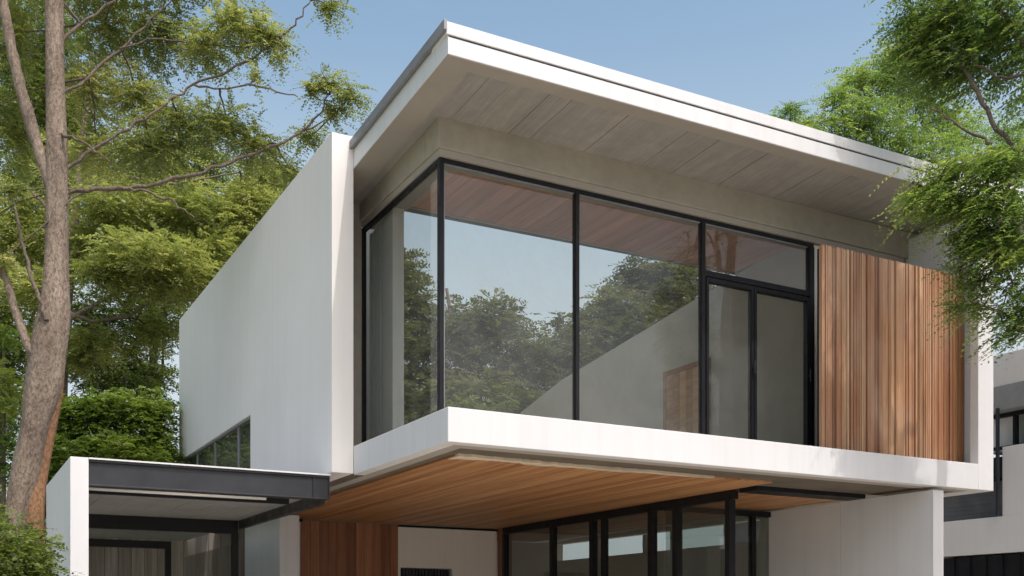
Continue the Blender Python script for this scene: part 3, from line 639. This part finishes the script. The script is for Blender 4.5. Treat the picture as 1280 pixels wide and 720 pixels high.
# ground floor
pw = MB(); boards(rnd, .93, 2.46, .145, .005, lambda a, b, t: pw.box(a, b, 7.0+rnd.uniform(0, .006), 7.06, .08, 3.09, t), wj=.1)
pw.build('timber_wall', M['dwood'], house)
w2 = MB(); w2.box(2.462, 4.17, 7.01, 7.2, .08, 2.43); w2.box(2.462, 2.49, 7.01, 7.2, 2.43, 2.44); w2.box(3.37, 4.17, 7.01, 7.2, 2.43, 3.06); w2.box(2.462, 3.37, 7.01, 7.2, 2.44, 3.06)
w2 = MB(); w2.box(2.462, 2.50, 7.01, 7.2, .08, 3.06); w2.box(3.37, 4.165, 7.01, 7.2, .08, 3.06); w2.box(2.50, 3.37, 7.01, 7.2, 2.44, 3.06); w2.box(2.50, 3.37, 7.01, 7.2, .08, 1.4)
w2.build('porch_wall', M['cream'], house)
sw = MB(); r4 = random.Random(3)
for i in range(16): sw.box(2.505+i*.054, 2.535+i*.054, 7.06, 7.10, 1.42, 2.42)
slot = sw.build('slot_window', M['grey'], house); MB().box(2.48, 3.4, 7.205, 7.25, 1.3, 2.6).build('backing', M['black'], slot); box(2.50, 3.37, 7.14, 7.15, 1.4, 2.44).build('pane', M['dglass'], slot)
MB().box(.937, 4.3, 7.08, 7.2, 3.06, 3.1).box(.36, .93, 6.9, 7.2, 3.06, 3.1).build('wall_head', M['black'], house)
MB().box(4.18, 4.34, 6.82, 7.0, .08, 3.09, .3).build('timber_post', M['dwood'], house, .004)
wb_ = MB(); wb_.box(.37, .645, 6.16, 8.0, .08, 3.07); wb_.box(.645, .925, 7.0, 7.2, .08, 3.06); wb_.build('porch_pier', M['white'], house, .004)
# glazed wall running back from the corner, and its front return
gz = MB(); GX0, GX1 = 4.17, 4.25
gz.box(GX0, GX1, 1.30, 6.82, 3.0, 3.10)
for y, w in ((6.75, .07), (5.27, .08), (4.20, .08), (3.93, .06), (2.83, .09), (2.32, .09), (1.35, .08)): gz.box(GX0-.01, GX1, y, y+w, .08, 3.0)
gz.box(GX0, GX1, 1.43, 6.75, .08, .16)
gz.box(4.252, 5.938, 1.0, 1.29, 3.070, 3.12); gz.box(GX1+.005, 5.945, 2.62, 2.70, 2.99, 3.06)
for x, w in ((5.62, .07),): gz.box(x, x+w, 2.62, 2.70, .08, 2.99)
gw = gz.build('glazed_wall', M['black'], house, .003)
ys = [1.43, 2.32, 2.41, 2.83, 2.92, 3.93, 3.99, 4.20, 4.28, 5.27, 5.35, 6.75]
for a, b in zip(ys[::2], ys[1::2]): box(4.205, 4.215, a, b, .16, 3.0).build('pane', M['dglass'], gw)
for a, b in ((4.255, 5.62), (5.69, 5.94)): box(a, b, 2.655, 2.665, .1, 2.99).build('pane', M['dglass'], gw)
li = MB(); boards(rnd, 4.26, 5.94, .105, .003, lambda a, b, t: li.box(a, b, 1.295, 9.0, 3.085, 3.14, t)); li.build('lounge_ceiling', M['ceil'], house)
lw = MB(); lw.box(4.36, 6.6, 9.0, 9.15, .08, 3.084); lw.build('lounge_wall', M['cream'], house)
l2 = MB(); l2.box(6.40, 6.55, 2.9, 9.0, .08, 2.74); l2.box(6.40, 6.55, 2.9, 9.0, 3.05, 3.084); l2.box(5.95, 6.4, 2.73, 2.85, .08, 3.06)
for y in (2.9, 5.3, 7.4): l2.box(6.40, 6.55, y, y+.1, 2.74, 3.05)
l2.build('lounge_wall', M['cream'], house)
rw2 = MB(); rw2.box(5.95, 6.115, .04, 1.408, .0, 3.07); rw2.box(5.962, 6.10, 1.408, 1.418, 0, 3.05); rw2.box(5.95, 6.115, 1.418, 2.72, .0, 3.06)
rw2.build('pier_wall', M['white'], house, .003)
MB().box(.02, 6.6, 7.3, 9.8, .08, .12).build('floor_finish', M['tile'], house)

# ------------------------------------------------------------------ entrance canopy
can = thing('entrance_canopy', 'grey steel carport canopy with white end wall, left of the house', 'canopy')
MB().box(-2.69, -2.535, 2.2, 4.5, -.05, 3.085).build('end_wall', M['white'], can, .005)
b = MB(); b.box(-2.533, -.268, 2.205, 2.36, 3.05, 3.07); b.box(-2.533, -.268, 2.228, 2.25, 2.85, 3.05); b.box(-2.533, -.268, 2.215, 2.36, 2.835, 2.85)
for x in (-.44, -.28): b.box(x, x+.012, 2.212, 2.228, 2.851, 3.049)
b.build('steel_beam', M['grey'], can, .002)
MB().box(-2.533, -.27, 2.19, 2.5, 3.072, 3.086).build('flashing', M['fascia'], can)
pn = MB(); boards(random.Random(2), -2.53, -.30, .30, .004, lambda a, b_, t: pn.box(a, b_, 2.362, 5.6, 2.905+.0*t, 2.95, t)); pn.build('roof_panel', M['canopy'], can)
MB().box(-2.53, -.28, 2.51, 5.7, 2.96, 3.06).build('roof_deck', M['zinc'], can)
MB().box(-.33, -.272, 2.362, 5.6, 2.80, 2.955).build('edge_beam', M['grey'], can)
MB().box(-2.53, -.335, 5.60, 5.70, 2.74, 2.955).build('steel_beam', M['black'], can)
MB().tube([(-2.53, 2.46, 2.85, .03), (-.85, 2.46, 2.85, .03)], 10).build('sunlit_strip', M['tube_white'], can, smooth=True)  # no lamp: a plain white tube stands in for a sunlit purlin edge
MB().box(-2.53, -.60, 2.50, 2.56, 2.80, 2.90).build('purlin', M['black'], can)
for x in (-.40,): MB().box(x, x+.07, 5.60, 5.70, -.05, 2.738).build('post', M['black'], can)
MB().box(-2.53, -.88, 7.1, 7.2, 2.62, 2.72).build('steel_beam', M['black'], can)
pn2 = MB(); boards(random.Random(3), -2.53, -.345, .30, .004, lambda a, b_, t: pn2.box(a, b_, 5.72, 8.7, 2.86, 2.9, t)); pn2.build('roof_panel', M['canopy'], can)
MB().box(-.95, -.88, 7.1, 7.2, -.05, 2.618).build('post', M['black'], can)
bw = MB(); boards(random.Random(5), -4.0, .92, .19, .006, lambda a, b_, t: bw.box(a, b_, 8.71, 8.76, 0, 3.08, t)); bw.build('timber_wall', M['gwood'], can)
gs = box(-.40, -.385, 5.72, 8.58, .0, 2.6).build('glass_screen', M['dglass'], can)

# ------------------------------------------------------------------ neighbour on the right
nb = thing('neighbour_house', 'grey and white neighbouring house with dark windows, right of the timber screen', 'house')
n1 = MB(); n1.box(10, 16, -8, 3.6, 2.62, 3.16); n1.box(10.4, 16, -8, 3.6, 0, 2.62); n1.build('podium', M['shadewhite'], nb, .006)
n1 = MB(); n1.box(10.05, 10.38, -7.9, 3.3, .0, 2.60)
for i in range(40): n1.box(10.02, 10.05, -7.9+i*.28, -7.9+i*.28+.03, 0, 2.6)
n1.build('garage_door', M['black'], nb)
n2 = MB(); n2.box(10.02, 16, -8, 2.18, 3.162, 4.18); n2.box(10.36, 16, -8, 2.7, 4.18, 4.72); n2.build('wall', M['shadewhite'], nb, .005)
n3 = MB(); n3.box(10.22, 10.29, -8, 2.5, 4.66, 4.717); n3.box(10.22, 10.29, -8, 2.5, 4.182, 4.23)
for i in range(14): n3.box(10.2, 10.29, 2.1-i*.62, 2.14-i*.62, 4.23, 4.66)
nw = n3.build('window', M['black'], nb); box(10.25, 10.26, -7, 2.1, 4.23, 4.66).build('pane', M['dglass'], nw)
n4 = MB(); n4.box(10.0, 16, -8, 2.7, 4.72, 5.08); n4.build('balcony', M['tile'], nb, .006)
n5 = MB(); n5.box(10.02, 10.2, -8, 2.7, 5.083, 5.55); n5.build('balustrade', M['cream'], nb, .005)
MB().box(11.5, 16, -8, 2.7, 5.085, 8.2).build('upper_wall', M['cream'], nb)
MB().box(9.95, 9.99, 2.20, 2.24, 3.165, 4.75).build('drainpipe', M['grey'], nb)
lv = MB()
for i in range(9): lv.box(10.5+.004*(i%2), 10.56, 2.2, 9.0, 3.165+i*.066, 3.165+i*.066+.0645)
lv.build('louvre', M['dtile'], nb)
MB().box(10.58, 14, 2.2, 9.0, 0, 4.0).box(10.35, 10.575, 2.2, 9.0, 3.79, 4.1).build('annexe_wall', M['black'], nb)
tp = thing('terrace_shrub', 'light leafy shrub on the upper terrace, at the far end of the sloping pale wall', 'shrub')
MB().box(3.5, 5.2, 7.6, 8.3, 3.397, 3.9).build('planter', M['tile'], tp, .01)
ts = MB(); r5 = random.Random(9); tcl = []
for i in range(7):
    x, y = 3.7+i*.22, 7.95+r5.uniform(-.2, .2); h = r5.uniform(5.0, 5.7)
    ts.tube([(x, y, 3.6, .02), (x+r5.uniform(-.1, .1), y, 4.5, .015), (x+r5.uniform(-.2, .2), y, h, .006)], 5); tcl.append((x, y, h-.3, .38, .42)); tcl.append((x, y, h-.9, .36, .4))
ts.build('stem', M['bark2'], tp)
leaf_mesh('foliage', M['leafd'], tp, tcl, 91, L=.3, k=7, leaf=.04, wid=.45, dens=1.2)
pot = thing('balcony_shrub', 'dark reddish shrub in a grey trough on the neighbour house balcony', 'shrub')
MB().box(10.25, 10.55, .9, 2.0, 5.082, 5.42).build('planter', M['tile'], pot, .01)
leaf_mesh('foliage', M['leaf_red'], pot, [(10.38, 1.1, 5.58, .2, .18), (10.38, 1.5, 5.60, .22, .2), (10.38, 1.85, 5.56, .2, .16)], 77, L=.2, k=5, leaf=.04, wid=.5)

# ------------------------------------------------------------------ trees and shrubs
t1 = thing('feathery_tree', 'pale barked tree with forked trunk and feathery yellow green leaves, left of the canopy', 'tree')
rt = random.Random(21)
gnarled(MAIN_TRUNK, 3).build('trunk', M['bark'], t1, smooth=True)
ro = MB(); b0 = MAIN_TRUNK[5]
ro.v, ro.f, ro.t = (lambda g: (g.v, g.f, g.t))(gnarled(ROOT_PATH[::-1], 8, 16))
ro.build('root', M['brownbark'], t1, smooth=True)
for q_, lm in enumerate(MAIN_LIMBS):
    lm = kinked(lm, 100+q_, .75 if q_ > 1 else .82, amp=.022 if q_ > 1 else .006)
    b = MB().tube(lm, 9, False, wob=.03, rnd=rt)
    b.build('branch', M['bark'] if lm[0][3] > .05 else M['bark2'], t1, smooth=True)
tw = MB()
allpts = [Vector(p[:3]) for lm in MAIN_LIMBS[3:] for p in lm[1:]]
for c in MAIN_CROWN:
    cv = Vector(c[:3]); q = min(allpts, key=lambda p: (p-cv).length)
    tw = MB()
    tw.tube(limb_to(rt, q, cv, .014, .006, 6, .1), 5, False)
    twigs(rt, tw, [c], .005, 9)
    tw.build('twig', M['bark2'], t1, smooth=True)
leaf_mesh('crown', M['leafy'], t1, MAIN_CROWN, 5, L=.38, k=11, leaf=.029, wid=.52, dens=DENS_MAIN, droop=.35, pivot=(-2.5, 5.0), coh=.25, jit=.3, inner=.1)

t2 = thing('slender_tree', 'slim dark trunked tree with spreading olive foliage, behind the pale barked tree', 'tree')
MB().tube(MID_TRUNK, 10, wob=.05, rnd=rt).build('trunk', M['bark2'], t2, smooth=True)
for lm in MID_LIMBS: MB().tube(lm, 7, False, wob=.03, rnd=rt).build('branch', M['bark'], t2, smooth=True)
tw = MB(); allpts = [Vector(p[:3]) for lm in MID_LIMBS for p in lm]+[Vector(p[:3]) for p in MID_TRUNK[4:]]
for c in MID_CROWN:
    cv = Vector(c[:3]); q = min(allpts, key=lambda p: (p-cv).length); tw = MB(); tw.tube(limb_to(rt, q, cv, .02, .008, 6, .1), 5, False); twigs(rt, tw, [c], .008, 6); tw.build('twig', M['bark2'], t2, smooth=True)
leaf_mesh('crown', M['leafy'], t2, MID_CROWN, 6, L=.5, k=8, leaf=.052, wid=.5, dens=DENS_MID, droop=.35, pivot=MID_TRUNK[6][:2], coh=.25, jit=.3)

LB = ['broad dark green tree at the far left edge behind the pale barked trunk', 'dense green tree behind the white flank wall, above the hedge']
for i, (base, cl) in enumerate(BACK_LEFT):
    t = thing('broad_tree', LB[i], 'tree', group='trees behind the house')
    grow_tree(t, base, cl, 30+i, M['bark2'], M['leafd'], .2, L=.5, k=7, leaf=.065, wid=.48, dens=3.4 if i == 0 else DENS_BACK, droop=.4)
LR = ['green tree rising over the right end of the roof', 'small distant tree top showing just above the middle of the roof edge']
for i, (base, cl) in enumerate(BEHIND_ROOF):
    t = thing('broad_tree', LR[i], 'tree', group='trees behind the house')
    grow_tree(t, base, cl, 40+i, M['bark2'], M['leafr'], .2, L=.5, k=10, leaf=.042, wid=.45, dens=DENS_BACK, droop=.45)
LC = ['leafy tree seen through the first large pane beside the glass corner', 'low bushy tree with one bare shoot seen beside the first mullion through the glass', 'taller tree seen through the second large pane above the pale wall']
for i, (base, cl) in enumerate(COURT):
    t = thing('broad_tree', LC[i], 'tree', group='trees behind the house')
    grow_tree(t, base, cl, 50+i, M['bark2'], M['leafo'], .18, L=.48, k=7, leaf=.07, wid=.48, dens=DENS_BACK, droop=.4)

t3 = thing('overhanging_tree', 'dark green tree with drooping sprays hanging over the timber screen at right', 'tree')
MB().tube(RIGHT_TRUNK, 14, wob=.05, rnd=rt).build('trunk', M['bark2'], t3, smooth=True)
for q_, lm in enumerate(RIGHT_LIMBS): MB().tube(kinked(lm, 300+q_, .85), 8, False, wob=.03, rnd=rt).build('branch', M['bark2'], t3, smooth=True)
tw = MB(); allpts = [Vector(p[:3]) for lm in RIGHT_LIMBS for p in lm[1:]]
for c in RIGHT_CROWN:
    cv = Vector(c[:3]); q = min(allpts, key=lambda p: (p-cv).length); tw = MB(); tw.tube(limb_to(rt, q, cv, .012, .005, 6, .1), 5, False); twigs(rt, tw, [c], .005, 6); tw.build('twig', M['bark2'], t3, smooth=True)
leaf_mesh('crown', M['leafr'], t3, RIGHT_CROWN, 9, L=.40, k=12, leaf=.031, wid=.5, dens=DENS_RIGHT, droop=.6, pivot=(6.3, -1.8), coh=.5, jit=.28, inner=.1)

hd = thing('clipped_hedge', 'tall dense green hedge between the pale barked trunk and the white flank wall', 'hedge')
hs = MB()
for c in HEDGE: hs.tube([(c[0], c[1], -.2, .06), (c[0]+.05, c[1], 2.4, .05), (c[0], c[1], c[2], .02)], 6)
hs.build('stem', M['bark2'], hd)
low = [(c[0], c[1], z, .75, .7) for c in HEDGE[:5] for z in (.6, 1.7, 2.8, 3.8)]
leaf_mesh('foliage', M['leafh'], hd, HEDGE+low, 11, L=.26, k=6, leaf=.045, wid=.6, dens=DENS_HEDGE, droop=.35, inner=.5)
sh = thing('rounded_shrub', 'leafy green shrub in front of the white canopy wall, bottom left', 'shrub')
hs = MB()
for c in SHRUB: hs.tube([(SHRUB[0][0]+.2, SHRUB[0][1]+.2, -.1, .03), ((SHRUB[0][0]+c[0])/2+.1, (SHRUB[0][1]+c[1])/2, .9, .022), (c[0], c[1], c[2], .008)], 6)
hs.build('stem', M['bark2'], sh)
leaf_mesh('foliage', M['leafd'], sh, SHRUB+[(c[0]+.05, c[1]+.05, c[2]-.5, .4, .35) for c in SHRUB]+[(c[0]+.1, c[1]+.1, c[2]-1.1, .4, .4) for c in SHRUB], 12, L=.16, k=5, leaf=.026, wid=.6, dens=3.2, droop=.3, inner=.4)
bs = thing('pale_bush', 'small bright green bush left of the forked trunk', 'bush')
hs = MB()
for c in BUSHL: hs.tube([(c[0], c[1], -.1, .05), (c[0], c[1], c[2]-.2, .02)], 6)
hs.build('stem', M['bark2'], bs)
leaf_mesh('foliage', M['leafh'], bs, BUSHL+[(BUSHL[0][0], BUSHL[0][1], z, .5, .5) for z in (1, 2, 3, 4, 4.9)], 13, L=.22, k=6, leaf=.04, wid=.55, dens=1.2)

# across the street, mirrored in the glass
for i, (x, y, h, s) in enumerate(((6.5, -23, 5.0, 1.6), (13, -25, 5.6, 1.9), (20, -24, 5.2, 1.7), (27, -27, 6, 2))):
    rr = random.Random(60+i)
    cl = [(x+rr.uniform(-1, 1)*s, y+rr.uniform(-1, 1)*s, h+rr.uniform(-.9, .9)*s, s*rr.uniform(.5, .8), s*rr.uniform(.4, .6)) for _ in range(9)]
    t = thing('street_tree', 'green tree across the street mirrored in the glass', 'tree', group='trees across the street')
    grow_tree(t, (x, y), cl, 70+i, M['bark2'], M['leafd'], .18, L=.55, k=6, leaf=.09, wid=.5, dens=.9, droop=.4)
